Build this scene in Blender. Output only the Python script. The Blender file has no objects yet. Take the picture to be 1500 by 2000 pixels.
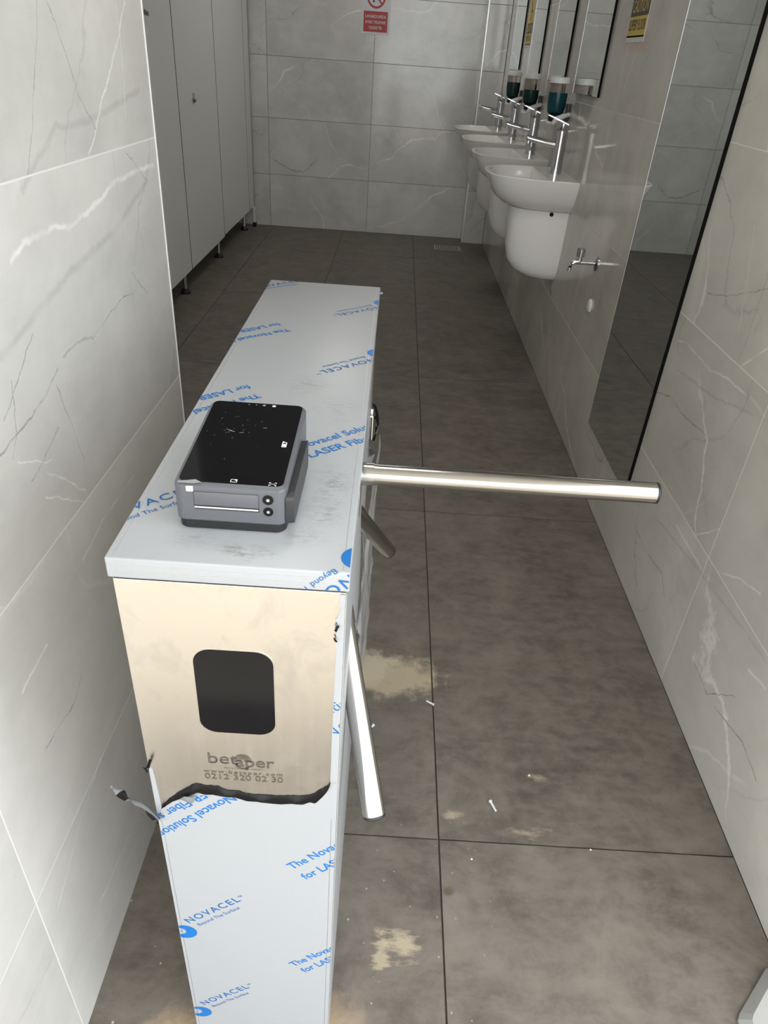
import bpy, bmesh, math, random
from math import sin, cos, pi, radians
from mathutils import Vector, Matrix
random.seed(7)
sc = bpy.context.scene
col = sc.collection

# ------------------------------------------------------------------ camera
CAM_Z = 1.2911
MR = [[0.99778686, 0.0248708, 0.06166704],
      [0.06526369, -0.54384278, -0.83664549],
      [0.01272913, 0.8388185, -0.54426234]]      # right, down, forward
cd = bpy.data.cameras.new('camera'); cam = bpy.data.objects.new('camera', cd); col.objects.link(cam)
r_, d_, f_ = [Vector(v).normalized() for v in MR]
m3 = Matrix((r_, -d_, -f_)).transposed()
cam.matrix_world = Matrix.Translation((0, 0, CAM_Z)) @ m3.to_4x4()
cd.sensor_fit = 'VERTICAL'; cd.sensor_height = 36.0; cd.lens = 1371.03 / 2000 * 36
cd.clip_start = .01; cd.clip_end = 200
sc.camera = cam
# ------------------------------------------------------------------ world, exposure
w = bpy.data.worlds.new('overcast_sky'); sc.world = w; w.use_nodes = True
bg = w.node_tree.nodes['Background']; bg.inputs[0].default_value = (.93, .965, 1, 1); bg.inputs[1].default_value = 3.7
sc.view_settings.view_transform = 'Standard'; sc.view_settings.look = 'None'
sc.view_settings.exposure = 0.2; sc.view_settings.gamma = 1.0; sc.view_settings.use_curve_mapping = False
LAMP = 7.5  # strength of the added fill lamps

# ------------------------------------------------------------------ node helper
def newmat(name):
    m = bpy.data.materials.new(name); m.use_nodes = True
    nt = m.node_tree; b = nt.nodes['Principled BSDF']
    return m, nt, b
def mat(name, c, rough=.5, metal=0, **kw):
    m, nt, b = newmat(name)
    b.inputs['Base Color'].default_value = (*c, 1); b.inputs['Roughness'].default_value = rough; b.inputs['Metallic'].default_value = metal
    for k, v in kw.items():
        b.inputs[k.replace('_', ' ')].default_value = v
    return m
class N:
    def __init__(s, nt): s.nt = nt
    def __call__(s, t, ins=None, **props):
        n = s.nt.nodes.new('ShaderNode' + t)
        for k, v in props.items(): setattr(n, k, v)
        for k, v in (ins or {}).items():
            i = n.inputs[k]
            if hasattr(v, 'links') or isinstance(v, bpy.types.NodeSocket): s.nt.links.new(v, i)
            else: i.default_value = v
        return n
    def math(s, op, a, b=0.0, c=None, clamp=False):
        ins = {0: a, 1: b}
        if c is not None: ins[2] = c
        return s('Math', ins, operation=op, use_clamp=clamp).outputs[0]
    def vm(s, op, a, b=(0, 0, 0)):
        return s('VectorMath', {0: a, 1: b}, operation=op).outputs[0]
    def noise(s, vec, scale, detail=3, rough=.5, dist=0.0):
        return s('TexNoise', {'Vector': vec, 'Scale': scale, 'Detail': detail, 'Roughness': rough, 'Distortion': dist})
    def ramp(s, x, lo, hi):
        return s('MapRange', {'Value': x, 'From Min': lo, 'From Max': hi, 'To Min': 0.0, 'To Max': 1.0}).outputs[0]
    def mix(s, f, a, b):
        n = s.nt.nodes.new('ShaderNodeMix'); n.data_type = 'RGBA'
        for i, v in ((0, f), (6, a), (7, b)):
            if isinstance(v, bpy.types.NodeSocket): s.nt.links.new(v, n.inputs[i])
            else: n.inputs[i].default_value = v if i == 0 else (*v, 1)
        return n.outputs[2]
    def pos(s): return s('NewGeometry').outputs['Position']

# printed veins of the nearest slabs, as (tone, half width, polyline in y,z)
VL = [
    ('w', 0.002, [(1.169,1.332),(1.129,1.29),(1.037,1.217),(0.973,1.162)]),
    ('w', 0.0034, [(0.736,1.089),(0.77,1.102),(0.85,1.102),(0.889,1.095),(1.001,1.112),(1.048,1.124),(1.216,1.125)]),
    ('w', 0.0009, [(1.135,1.325),(1.131,1.24),(1.117,1.193)]),
    ('w', 0.0018, [(1.227,0.834),(1.161,0.768)]),
    ('w', 0.002, [(0.622,0.66),(0.557,0.65)]),
    ('w', 0.0018, [(0.959,0.707),(0.822,0.707),(0.751,0.695)]),
    ('w', 0.0013, [(0.698,0.828),(0.791,0.763)]),
    ('w', 0.0013, [(0.711,0.856),(0.797,0.778)]),
    ('w', 0.0012, [(0.661,0.896),(0.73,0.86)]),
    ('w', 0.0014, [(0.682,0.373),(0.603,0.352),(0.495,0.298)]),
    ('w', 0.0014, [(0.723,0.127),(0.586,0.144)]),
    ('d', 0.0008, [(0.899,1.317),(0.849,1.225),(0.806,1.16)]),
    ('d', 0.001, [(0.923,1.317),(0.952,1.266),(0.968,1.229),(1.006,1.19)]),
    ('g', 0.0045, [(0.789,1.149),(0.895,1.203),(0.917,1.197),(1.031,1.204),(1.184,1.227)]),
    ('g', 0.0055, [(0.674,1.008),(0.861,1.046),(1.024,1.064),(1.181,1.108)]),
    ('d', 0.0016, [(0.632,0.92),(0.692,0.927),(0.741,0.935),(0.787,0.954)]),
    ('d', 0.002, [(0.807,0.962),(0.853,0.965),(0.898,0.955)]),
    ('d', 0.001, [(0.898,0.955),(1.005,0.972),(1.073,0.968)]),
    ('d', 0.001, [(0.653,0.949),(0.706,0.981),(0.746,1.01)]),
    ('d', 0.0008, [(0.685,0.981),(0.67,0.921),(0.653,0.902)]),
    ('d', 0.0008, [(1.098,1.157),(1.176,1.108)]),
    ('d', 0.0009, [(1.064,0.998),(1.12,0.948)]),
    ('d', 0.0008, [(0.776,0.938),(0.801,0.845),(0.811,0.815)]),
    ('d', 0.0012, [(0.566,0.537),(0.652,0.528),(0.683,0.549)]),
    ('d', 0.0009, [(0.76,0.889),(0.677,0.86)]),
    ('g', 0.003, [(0.466,0.244),(0.369,0.272)]),
]
VR = [
    ('w', 0.0028, [(1.788,0.719),(1.735,0.731),(1.574,0.725),(1.471,0.743),(1.379,0.744)]),
    ('w', 0.0042, [(1.357,0.748),(1.288,0.74)]),
    ('w', 0.0028, [(1.441,0.785),(1.364,0.852)]),
    ('w', 0.0012, [(1.585,1.04),(1.566,1.008),(1.523,0.901),(1.5,0.836)]),
    ('d', 0.0013, [(1.443,0.948),(1.603,0.887),(1.704,0.864)]),
    ('d', 0.002, [(1.83,0.558),(1.726,0.588),(1.636,0.58),(1.484,0.598)]),
    ('g', 0.0035, [(1.741,0.659),(1.517,0.681),(1.329,0.724)]),
    ('d', 0.002, [(1.059,0.161),(0.937,0.195),(0.859,0.181)]),
    ('d', 0.0015, [(1.711,0.193),(1.598,0.184),(1.467,0.205),(1.414,0.171)]),
    ('d', 0.0013, [(1.191,0.166),(1.1,0.155),(1.015,0.241)]),
    ('w', 0.0026, [(1.197,0.286),(1.134,0.284)]),
    ('w', 0.0034, [(1.01,0.319),(0.948,0.336)]),
    ('w', 0.0026, [(1.238,0.388),(1.163,0.433),(1.075,0.461)]),
    ('w', 0.0026, [(1.372,0.393),(1.291,0.467)]),
    ('w', 0.003, [(1.481,0.349),(1.301,0.35)]),
    ('g', 0.004, [(1.602,0.292),(1.354,0.332),(1.058,0.369),(0.969,0.375)]),
]
def marble(name, base, rough, vein_w=1.0, shift=0.0, drawn=None, auto=1.0):
    m, nt, b = newmat(name); n = N(nt)
    rnd = n('ObjectInfo').outputs['Random']
    off = n.math('MULTIPLY', rnd, 37.0)
    comb = n('CombineXYZ', {0: off, 1: n.math('ADD', off, shift), 2: n.math('MULTIPLY', rnd, 61.0)}).outputs[0]
    p0 = n.vm('ADD', n.pos(), comb)
    w1 = n.noise(p0, 1.6, 3, .5); w2_ = n.noise(p0, 11, 4, .6)
    def vein(dr, freq, wob, fine, width, mscale, mlo, mhi, seed):
        d = n('VectorMath', {0: p0, 1: dr}, operation='DOT_PRODUCT').outputs['Value']
        wa = n.noise(n.vm('ADD', p0, (seed, seed * 2.0, -seed)), 1.5, 2, .5).outputs[0]
        wf = n.noise(n.vm('ADD', p0, (seed, -seed, seed)), 16, 4, .6).outputs[0]
        t = n.math('ADD', n.math('MULTIPLY', d, freq), n.math('ADD', n.math('MULTIPLY', wa, wob), n.math('ADD', n.math('MULTIPLY', wf, fine), seed)))
        dist = n.math('ABSOLUTE', n.math('SUBTRACT', n.math('FRACT', t), .5))
        lw = n.math('MULTIPLY', n.noise(n.vm('ADD', p0, (seed, 0, 5)), 7, 3).outputs[0], width * 2)
        v = n.math('SUBTRACT', 1.0, n.math('DIVIDE', dist, lw), clamp=True)
        mk = n.ramp(n.noise(n.vm('ADD', p0, (seed * 3.0, 1, seed)), mscale, 3, .5).outputs[0], mlo, mhi)
        return n.math('MULTIPLY', v, mk)
    wv = vein((-.45, -.5, .75), 1.5, 1.1, .10, .012 * vein_w, 2.2, .46, .6, 1.3)
    wv2 = vein((.7, .62, .35), 2.6, 1.2, .05, .010, 2.8, .46, .62, 4.1)
    dv = vein((-.25, -.72, .62), 1.9, 1.5, .12, .009 * vein_w, 2.5, .47, .6, 7.7)
    dv2 = vein((.35, -.86, -.3), 1.7, 1.3, .10, .008, 3.0, .45, .6, 9.2)
    soft = vein((-.5, -.55, .67), 1.2, 1.4, .3, .11, 1.8, .42, .68, 3.3)
    p2 = n.vm('ADD', p0, n.vm('MULTIPLY', w1.outputs['Color'], (.25, .25, .25)))
    cl = n.noise(p2, 2.6, 7, .62).outputs[0]
    stv = n('Mapping', {'Vector': p0, 'Rotation': (.75, 0.7, 0), 'Scale': (1, .35, 1.6)}).outputs[0]
    fine = n.noise(stv, 13, 6, .68).outputs[0]
    k = lambda s: tuple(min(1, x * s) for x in base)
    c = n.mix(n.ramp(cl, .3, .72), k(.8), k(1.14))
    c = n.mix(n.math('MULTIPLY', n.ramp(fine, .35, .75), .3), c, k(1.2))
    c = n.mix(n.math('MULTIPLY', soft, .45), c, k(1.35))
    c = n.mix(n.math('MULTIPLY', dv2, .45 * auto), c, k(.5))
    c = n.mix(n.math('MULTIPLY', wv2, .5 * auto), c, k(1.55))
    c = n.mix(n.math('MULTIPLY', dv, .7 * auto), c, k(.4))
    c = n.mix(n.math('MULTIPLY', wv, .75 * auto), c, k(1.7))
    if drawn:
        P = n.pos(); sp = n('SeparateXYZ', {0: P})
        q = n('CombineXYZ', {0: sp.outputs[1], 1: sp.outputs[2], 2: 0.0}).outputs[0]
        j1 = n.vm('SCALE', n.vm('SUBTRACT', n.noise(P, 32, 5, .65).outputs['Color'], (.5, .5, .5))); j1.node.inputs['Scale'].default_value = .015
        q = n.vm('MULTIPLY', n.vm('ADD', q, j1), (1, 1, 0))
        fade = n.ramp(n.noise(P, 22, 3).outputs[0], .25, .55)
        acc = {}
        for tone, hw, pts in drawn:
            dm = None
            for a, e in zip(pts, pts[1:]):
                A = (a[0], a[1], 0); B = (e[0] - a[0], e[1] - a[1], 0); L2 = B[0] ** 2 + B[1] ** 2
                pa = n.vm('SUBTRACT', q, A)
                h = n('VectorMath', {0: pa, 1: (B[0] / L2, B[1] / L2, 0)}, operation='DOT_PRODUCT').outputs['Value']
                h = n.math('MULTIPLY', h, 1.0, clamp=True)
                sc_ = n('VectorMath', {0: B, 'Scale': h}, operation='SCALE').outputs[0]
                d = n('VectorMath', {0: pa, 1: sc_}, operation='DISTANCE').outputs['Value']
                dm = d if dm is None else n.math('MINIMUM', dm, d)
            v = n.math('SUBTRACT', 1.3, n.math('MULTIPLY', dm, 1 / hw), clamp=True)
            acc[tone] = v if tone not in acc else n.math('MAXIMUM', acc[tone], v)
        for tone, amt, kk in (('g', .4, .62), ('w', .55, 1.55), ('d', .7, .4)):
            if tone in acc: c = n.mix(n.math('MULTIPLY', n.math('MULTIPLY', acc[tone], fade), amt), c, k(kk))
    nt.links.new(c, b.inputs['Base Color'])
    b.inputs['Roughness'].default_value = rough
    return m
M = {}
M['marble_l'] = marble('marble_left', (.62, .615, .588), .22, 1.0, 0)
M['marble_r'] = marble('marble_right', (.56, .535, .48), .1, 1.0, 13)
M['marble_b'] = marble('marble_back', (.64, .635, .605), .11, 1.1, 29)
M['marble_chip'] = marble('marble_offcut', (.36, .36, .345), .5, 1.0, 41)
M['grout'] = mat('grout_light', (.72, .71, .68), .9)
M['grout_b'] = mat('grout_grey', (.2, .2, .19), .9)
M['grout_f'] = mat('grout_floor', (.08, .07, .058), .95)
M['paint'] = mat('ceiling_paint', (.75, .75, .73), .9)
M['facade'] = mat('facade_render', (.6, .57, .52), .9)

def floor_material():
    m, nt, b = newmat('floor_tile_concrete'); n = N(nt)
    rnd = n('ObjectInfo').outputs['Random']; P = n.pos()
    o = n('CombineXYZ', {0: n.math('MULTIPLY', rnd, 31), 1: n.math('MULTIPLY', rnd, 53), 2: rnd}).outputs[0]
    p = n.vm('ADD', P, o)
    a = n.noise(p, 7.5, 10, .72, .4).outputs[0]
    bb = n.noise(n('Mapping', {'Vector': p, 'Scale': (1, 2.2, 1)}).outputs[0], 16, 6, .65).outputs[0]
    c = n.mix(n.ramp(a, .32, .68), (.092, .08, .066), (.21, .185, .155))
    c = n.mix(n.math('MULTIPLY', n.ramp(bb, .42, .75), .6), c, (.24, .215, .182))
    edge = n.noise(P, 14, 6, .7).outputs[0]
    streak = n.noise(n('Mapping', {'Vector': P, 'Rotation': (0, 0, .5), 'Scale': (1, 3, 1)}).outputs[0], 22, 6, .7).outputs[0]
    def patch(cx, cy, rx, ry, amt, lo, hi, colr, c, src):
        d = n.vm('DIVIDE', n.vm('SUBTRACT', P, (cx, cy, 0)), (rx, ry, 1))
        L = n('VectorMath', {0: d}, operation='LENGTH').outputs['Value']
        v = n.math('ADD', n.math('SUBTRACT', 1.0, L), n.math('MULTIPLY', n.math('SUBTRACT', src, .5), 2.2))
        return n.mix(n.math('MULTIPLY', n.ramp(v, lo, hi), amt), c, colr)
    cream = (.52, .44, .31)
    c = patch(.065, 1.245, .15, .085, .8, .05, .5, cream, c, edge)
    c = patch(.0, 1.27, .1, .07, .75, .1, .5, (.56, .5, .38), c, edge)
    c = patch(.095, .615, .05, .045, .75, .35, .8, cream, c, streak)
    c = patch(.06, .6, .03, .07, .7, .4, .8, cream, c, streak)
    c = patch(-.02, .49, .09, .06, .8, .2, .9, (.42, .31, .2), c, edge)
    c = patch(-.24, .47, .1, .05, .8, .2, .8, (.45, .34, .22), c, edge)
    c = patch(.2, .87, .06, .03, .6, .55, 1.0, cream, c, streak)
    c = patch(.35, .84, .09, .03, .55, .6, 1.1, cream, c, streak)
    c = patch(.39, .97, .05, .03, .5, .6, 1.1, cream, c, streak)
    c = patch(.183, .712, .018, .014, .6, .2, .7, (.07, .05, .02), c, edge)
    # white crumbs of plaster dust
    vo = n('TexVoronoi', {'Vector': P, 'Scale': 62.0, 'Randomness': 1.0})
    cr = n.math('MULTIPLY', n.math('LESS_THAN', vo.outputs['Distance'], .13), n.math('GREATER_THAN', n('SeparateColor', {0: vo.outputs['Color']}).outputs[0], .8))
    near = n.ramp(n('SeparateXYZ', {0: P}).outputs[1], 1.1, .5)
    nx = n.ramp(n('SeparateXYZ', {0: P}).outputs[0], .35, .0)
    c = n.mix(n.math('MULTIPLY', n.math('MULTIPLY', cr, near), n.math('MULTIPLY', nx, .75)), c, (.6, .56, .48))
    nt.links.new(c, b.inputs['Base Color'])
    rr = n('MapRange', {'Value': a, 'From Min': .3, 'From Max': .7, 'To Min': .45, 'To Max': .6}).outputs[0]
    nt.links.new(rr, b.inputs['Roughness'])
    b.inputs['Specular IOR Level'].default_value = .3
    bump = n('Bump', {'Height': bb, 'Strength': .06, 'Distance': .003}); nt.links.new(bump.outputs[0], b.inputs['Normal'])
    return m
M['floor'] = floor_material()

def steel_material(name, c, rough, brush, axis=2, smudge=True, aniso=0.0):
    m, nt, b = newmat(name); n = N(nt); P = n.pos()
    sc_ = [260, 260, 260]; sc_[axis] = 3
    br = n.noise(n('Mapping', {'Vector': P, 'Scale': tuple(sc_)}).outputs[0], 1.0, 3, .6).outputs[0]
    sm = n.noise(n('Mapping', {'Vector': P, 'Scale': (1, 1, .6)}).outputs[0], 24, 4, .6, .6).outputs[0]
    k = n.ramp(sm, .5, .68)
    r = n.math('ADD', n.math('ADD', rough, n.math('MULTIPLY', n.math('SUBTRACT', br, .5), brush)), n.math('MULTIPLY', k, .1 if smudge else 0.0))
    nt.links.new(r, b.inputs['Roughness'])
    cc = n.mix(n.math('MULTIPLY', k, .6 if smudge else 0.0), c, tuple(x * .74 for x in c))
    nt.links.new(cc, b.inputs['Base Color']); b.inputs['Metallic'].default_value = 1
    bump = n('Bump', {'Height': br, 'Strength': .05, 'Distance': .001}); nt.links.new(bump.outputs[0], b.inputs['Normal'])
    return m
M['steel'] = steel_material('brushed_steel', (.78, .745, .69), .3, .1)
M['tube'] = mat('polished_steel', (.46, .45, .425), .15, 1)
M['chrome'] = mat('chrome', (.6, .61, .62), .08, 1)
M['drain'] = mat('worn_drain_steel', (.45, .44, .41), .5, .8)
M['alu'] = mat('aluminium_trim', (.75, .75, .73), .3, 1)

def film_material():
    m, nt, b = newmat('white_protective_film'); n = N(nt); P = n.pos()
    e = n.noise(P, 45, 6, .75).outputs[0]; st = n.noise(n('Mapping', {'Vector': P, 'Scale': (.6, 1.4, 1)}).outputs[0], 160, 4, .7).outputs[0]
    c = (.375, .392, .408); out = n.mix(n.math('MULTIPLY', n.ramp(e, .5, .75), .1), c, (.32, .33, .34))
    def dirt(cx, cy, rx, ry, amt, out):
        d = n.vm('DIVIDE', n.vm('SUBTRACT', P, (cx, cy, .93)), (rx, ry, .03))
        L = n('VectorMath', {0: d}, operation='LENGTH').outputs['Value']
        v = n.math('ADD', n.math('SUBTRACT', 1.0, L), n.math('MULTIPLY', n.math('SUBTRACT', e, .5), 1.5))
        f = n.math('MULTIPLY', n.ramp(v, .0, .9), n.ramp(st, .42, .66))
        return n.mix(n.math('MULTIPLY', f, amt), out, (.16, .15, .13))
    out = dirt(-.105, .482, .035, .014, .95, out)
    out = dirt(-.045, .6, .025, .06, .6, out)
    out = dirt(-.05, .55, .03, .03, .5, out)
    out = dirt(-.06, .51, .025, .02, .45, out)
    out = dirt(-.15, .495, .04, .02, .3, out)
    out = dirt(-.095, .85, .035, .04, .5, out)
    out = dirt(-.05, .78, .04, .05, .3, out)
    nt.links.new(out, b.inputs['Base Color']); b.inputs['Roughness'].default_value = .32
    return m
M['film'] = film_material()
M['film_back'] = mat('black_film_back', (.012, .012, .013), .38)
M['ink'] = mat('blue_ink', (.004, .15, .47), .4)
M['ink_dk'] = mat('blue_ink_text', (.005, .115, .36), .4)
M['laser'] = mat('laser_mark', (.13, .11, .09), .5, .4)
M['black_gloss'] = mat('black_acrylic', (.006, .006, .007), .09, 0, Specular_IOR_Level=.22)
M['black_plastic'] = mat('black_plastic', (.012, .012, .013), .4)
M['dark_slab'] = mat('charcoal_plastic', (.03, .03, .032), .42)
M['device'] = mat('slate_grey_plastic', (.105, .11, .125), .4)
M['white_mark'] = mat('white_mark', (.8, .8, .8), .5)
M['ceramic'] = mat('white_ceramic', (.9, .885, .85), .09)
M['white_pl'] = mat('white_plastic', (.78, .78, .76), .35)
M['laminate'] = mat('grey_laminate', (.82, .82, .815), .4)
M['black'] = mat('black_edge', (.005, .005, .005), .9, 0, Specular_IOR_Level=.1)
M['mirror'] = mat('mirror_silver', (.78, .83, .81), .015, 1)
M['hole'] = mat('dark_hole', (.004, .004, .004), .9)
M['yellow'] = mat('sign_yellow', (.62, .45, .05), .4)
M['sign_white'] = mat('sign_white', (.68, .68, .70), .35)
M['red'] = mat('sign_red', (.42, .035, .03), .4)
M['sign_black'] = mat('sign_black', (.012, .012, .012), .4)
M['teal'] = mat('teal_soap', (.0, .13, .2), .2)
M['teal_d'] = mat('dark_teal_soap', (.0, .07, .075), .2)
M['smoke'] = mat('smoked_clear_plastic', (.55, .5, .46), .05, 0, Transmission_Weight=1.0, IOR=1.2)
M['wrap'] = mat('clear_wrap', (.95, .95, .95), .12, 0, Transmission_Weight=.75, IOR=1.15)
M['plug'] = mat('milky_plastic', (.8, .8, .78), .3)
M['lamp'] = mat('fill_glow', (1, 1, 1), .5); _b = M['lamp'].node_tree.nodes['Principled BSDF']
_b.inputs['Emission Color'].default_value = (1, .97, .92, 1); _b.inputs['Emission Strength'].default_value = LAMP
def ground_mat():
    m, nt, b = newmat('outdoor_paving'); n = N(nt)
    a = n.noise(n.pos(), 3, 6, .6).outputs[0]
    nt.links.new(n.mix(n.ramp(a, .3, .7), (.5, .44, .36), (.62, .56, .47)), b.inputs['Base Color']); b.inputs['Roughness'].default_value = .9
    return m
M['ground'] = ground_mat()

# ------------------------------------------------------------------ mesh helpers
def obj(name, me, m=None, parent=None, loc=None, kind=None):
    if isinstance(me, bmesh.types.BMesh):
        bm = me; bmesh.ops.recalc_face_normals(bm, faces=bm.faces); me = bpy.data.meshes.new(name); bm.to_mesh(me); bm.free()
    if m:
        for x in (m if isinstance(m, (list, tuple)) else [m]):
            if x.name not in me.materials: me.materials.append(x)
    o = bpy.data.objects.new(name, me); col.objects.link(o)
    if parent: o.parent = parent
    if loc: o.location = loc
    if kind: o['kind'] = kind
    return o
def smooth(o, ang=35):
    for p in o.data.polygons: p.use_smooth = True
    o.data.set_sharp_from_angle(angle=radians(ang)); return o
def empty(name, loc, label, cat, group=None, rz=0):
    o = bpy.data.objects.new(name, None); col.objects.link(o); o.location = loc; o.rotation_euler = (0, 0, rz); o.empty_display_size = .05
    return tag(o, label, cat, group)
def tag(o, label, cat, group=None):
    o['label'] = label; o['category'] = cat
    if group: o['group'] = group
    return o
def box(bm, a, b, bev=0, seg=2):
    a, b = [min(p, q) for p, q in zip(a, b)], [max(p, q) for p, q in zip(a, b)]
    g = bmesh.ops.create_cube(bm, size=1)['verts']
    for v in g:
        v.co = Vector([(a[i] + b[i]) / 2 + v.co[i] * (b[i] - a[i]) for i in range(3)])
    if bev:
        es = list({e for v in g for e in v.link_edges})
        bmesh.ops.bevel(bm, geom=es, offset=bev, segments=seg, affect='EDGES', profile=.5)
    return bm
def bx(a, b, bev=0, seg=2): return box(bmesh.new(), a, b, bev, seg)
def ring(bm, pts): return [bm.verts.new(p) for p in pts]
def bridge(bm, r0, r1):
    n = len(r0)
    for i in range(n): bm.faces.new((r0[i], r0[(i + 1) % n], r1[(i + 1) % n], r1[i]))
def loft(rings, cap0=True, cap1=True, bm=None):
    bm = bm or bmesh.new(); R = [ring(bm, r) for r in rings]
    for a, b in zip(R, R[1:]): bridge(bm, a, b)
    if cap0: bm.faces.new(R[0][::-1])
    if cap1: bm.faces.new(R[-1])
    return bm
def frame(d):
    d = d.normalized(); u = d.cross(Vector((0, 0, 1)) if abs(d.z) < .9 else Vector((1, 0, 0))).normalized(); return u, d.cross(u)
def tube(path, rad, n=16, bm=None, caps=True, flat=1.0):
    path = [Vector(p) for p in path]; rings = []
    for i, p in enumerate(path):
        d = (path[min(i + 1, len(path) - 1)] - path[max(i - 1, 0)])
        u, v = frame(d); r = rad[i] if isinstance(rad, (list, tuple)) else rad
        rings.append([p + u * r * cos(2 * pi * k / n) + v * r * flat * sin(2 * pi * k / n) for k in range(n)])
    return loft(rings, caps, caps, bm)
def cyl(p, q, r, n=24, bm=None, bev=0):
    p, q = Vector(p), Vector(q); d = (q - p).normalized()
    if bev: return tube([p, p + d * 1e-5, p + d * bev, q - d * bev, q - d * 1e-5, q][0:6], [r - bev, r - bev, r, r, r - bev, r - bev], n, bm)
    return tube([p, q], r, n, bm)
def rrect(cx, cy, w, h, r, n=6):
    pts = []
    for sx, sy, a0 in ((1, 1, 0), (-1, 1, 90), (-1, -1, 180), (1, -1, 270)):
        for k in range(n + 1):
            a = radians(a0 + 90 * k / n); pts.append((cx + sx * (w / 2 - r) + r * cos(a), cy + sy * (h / 2 - r) + r * sin(a)))
    return pts
def prism(pts2, f0, f1):
    """extrude 2-D outline between two mapping functions (u,v)->xyz"""
    bm = bmesh.new(); a = [bm.verts.new(f0(*p)) for p in pts2]; b = [bm.verts.new(f1(*p)) for p in pts2]
    n = len(a)
    for i in range(n): bm.faces.new((a[i], a[(i + 1) % n], b[(i + 1) % n], b[i]))
    fa = bm.faces.new(a[::-1]); fb = bm.faces.new(b)
    bmesh.ops.triangulate(bm, faces=[fa, fb], ngon_method='EAR_CLIP')
    return bm

# ------------------------------------------------------------------ the room shell
RX, BY, H0, Y0, YR, YC = .7567, 6.42, 2.75, .2, .62, -2.6
fl = obj('floor', bx((-2.4, -.2, -.08), (RX + .2, BY + .2, -.004)), M['grout_f'], kind='structure')
fy = [-.38 + 1.1955 * k for k in range(7)]; fx = [-2.232, -1.632, -1.032, -.432, .168, .7567]
def tile_grid(us, vs, u_lim, v_lim, gap):
    for u0, u1 in zip(us, us[1:]):
        for v0, v1 in zip(vs, vs[1:]):
            a, b, c, d = max(u0, u_lim[0]), min(u1, u_lim[1]), max(v0, v_lim[0]), min(v1, v_lim[1])
            if b - a > .01 and d - c > .01: yield a + gap / 2, b - gap / 2, c + gap / 2, d - gap / 2
_cache = {}
def tile(name, size, center, m, parent):
    key = (tuple(round(s, 4) for s in size), m.name)
    if key not in _cache:
        s = Vector(size) / 2; bm = bx(-s, s); me = bpy.data.meshes.new(name)
        bm.to_mesh(me); bm.free(); me.materials.append(m); _cache[key] = me
    return obj(name, _cache[key], None, parent, center)
fyl = fy + [BY]
for a, b, c, d in tile_grid(fx, sorted(fyl), (-2.2, RX), (-.2, BY), .0034):
    if b < -.5 and d < 1.3: continue
    tile('floor_tile', (b - a, d - c, .012), ((a + b) / 2, (c + d) / 2, -.006), M['floor'], fl)
obj('floor_outside', bx((-9, -14, -.18), (9, YR - .065, -.09)), M['ground'], kind='structure')

TT = .01; REC = .0003
def slab(base, rough, shift, drawn, auto, y0, y1, z0, z1, fallback):
    """marble for one slab: only the printed veins that cross it"""
    pick = []
    for tone, hw, pts in drawn:
        for p, q in zip(pts, pts[1:]):
            if max(p[0], q[0]) > y0 and min(p[0], q[0]) < y1 and max(p[1], q[1]) > z0 and min(p[1], q[1]) < z1: pick.append((tone, hw, [p, q]))
    if not pick: return M[fallback]
    return marble('marble_slab', base, rough, 1.0, shift, pick, auto)
# right wall
wr = obj('wall_right', bx((RX + REC, YR, 0), (RX + .16, BY + .16, H0)), M['grout'], kind='structure')
ry = [-.31 + .8 * k for k in range(10)]; rz = [0, .389, .782, 1.174, 1.566, 1.958, 2.35, H0]
for a, b, c, d in tile_grid(ry, rz, (YR, BY), (0, H0), .0022):
    tile('wall_tile', (TT, b - a, d - c), (RX + TT / 2, (a + b) / 2, (c + d) / 2), slab((.56, .535, .48), .1, 13, VR, .75, a, b, c, d, 'marble_r'), wr)
# back wall
wb = obj('wall_back', bx((-2.2, BY + .0012, 0), (RX, BY + .16, H0)), M['grout_b'], kind='structure')
xs = [-2.7, -1.88, -1.06, -.237, .587, RX]; zs = [0, .405, .818, 1.238, 1.65, 2.06, 2.47, H0]
for a, b, c, d in tile_grid(xs, zs, (-2.2, RX), (0, H0), .0034):
    tile('wall_tile', (b - a, TT, d - c), ((a + b) / 2, BY + TT / 2, (c + d) / 2), M['marble_b'], wb)
# boxed-out pier in the back right corner
PX, PY = .582, 6.264
pier = obj('wall_pier', bx((PX + .004, PY + .004, 0), (RX, BY, H0)), M['grout_b'], kind='structure')
for c, d in zip(zs, zs[1:]):
    tile('wall_tile', (RX - PX - .006, .01, d - c - .003), ((PX + RX) / 2, PY + .005, (c + d) / 2), M['marble_b'], pier)
    tile('wall_tile', (.01, BY - PY - .006, d - c - .003), (PX + .005, (PY + BY) / 2, (c + d) / 2), M['marble_b'], pier)
obj('trim_1', bx((PX - .003, PY - .003, 0), (PX + .007, PY + .007, H0), .002), M['alu'], kind='structure')
# left wall block (very slightly askew)
wl = obj('wall_left', bx((-.9, -.16, 0), (-REC, .867, H0)), M['grout'], kind='structure')
wl.location = (-.3946, .371, 0); wl.rotation_euler = (0, 0, -math.atan2(.0106, .867))
for a, b, c, d in tile_grid([-.71, .091, .8668], [0, .37, .765, 1.161, 1.556, 1.952, 2.347, H0], (-.16, .8668), (0, H0), .0022):
    tile('wall_tile', (TT, b - a, d - c), (-TT / 2, (a + b) / 2, (c + d) / 2), slab((.62, .615, .588), .22, 0, VL, .35, a + .371, b + .371, c, d, 'marble_l'), wl)
t2 = obj('trim_2', bx((-.012, .867, 0), (.0012, .8695, H0)), M['white_pl'], wl, kind='structure')
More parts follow.
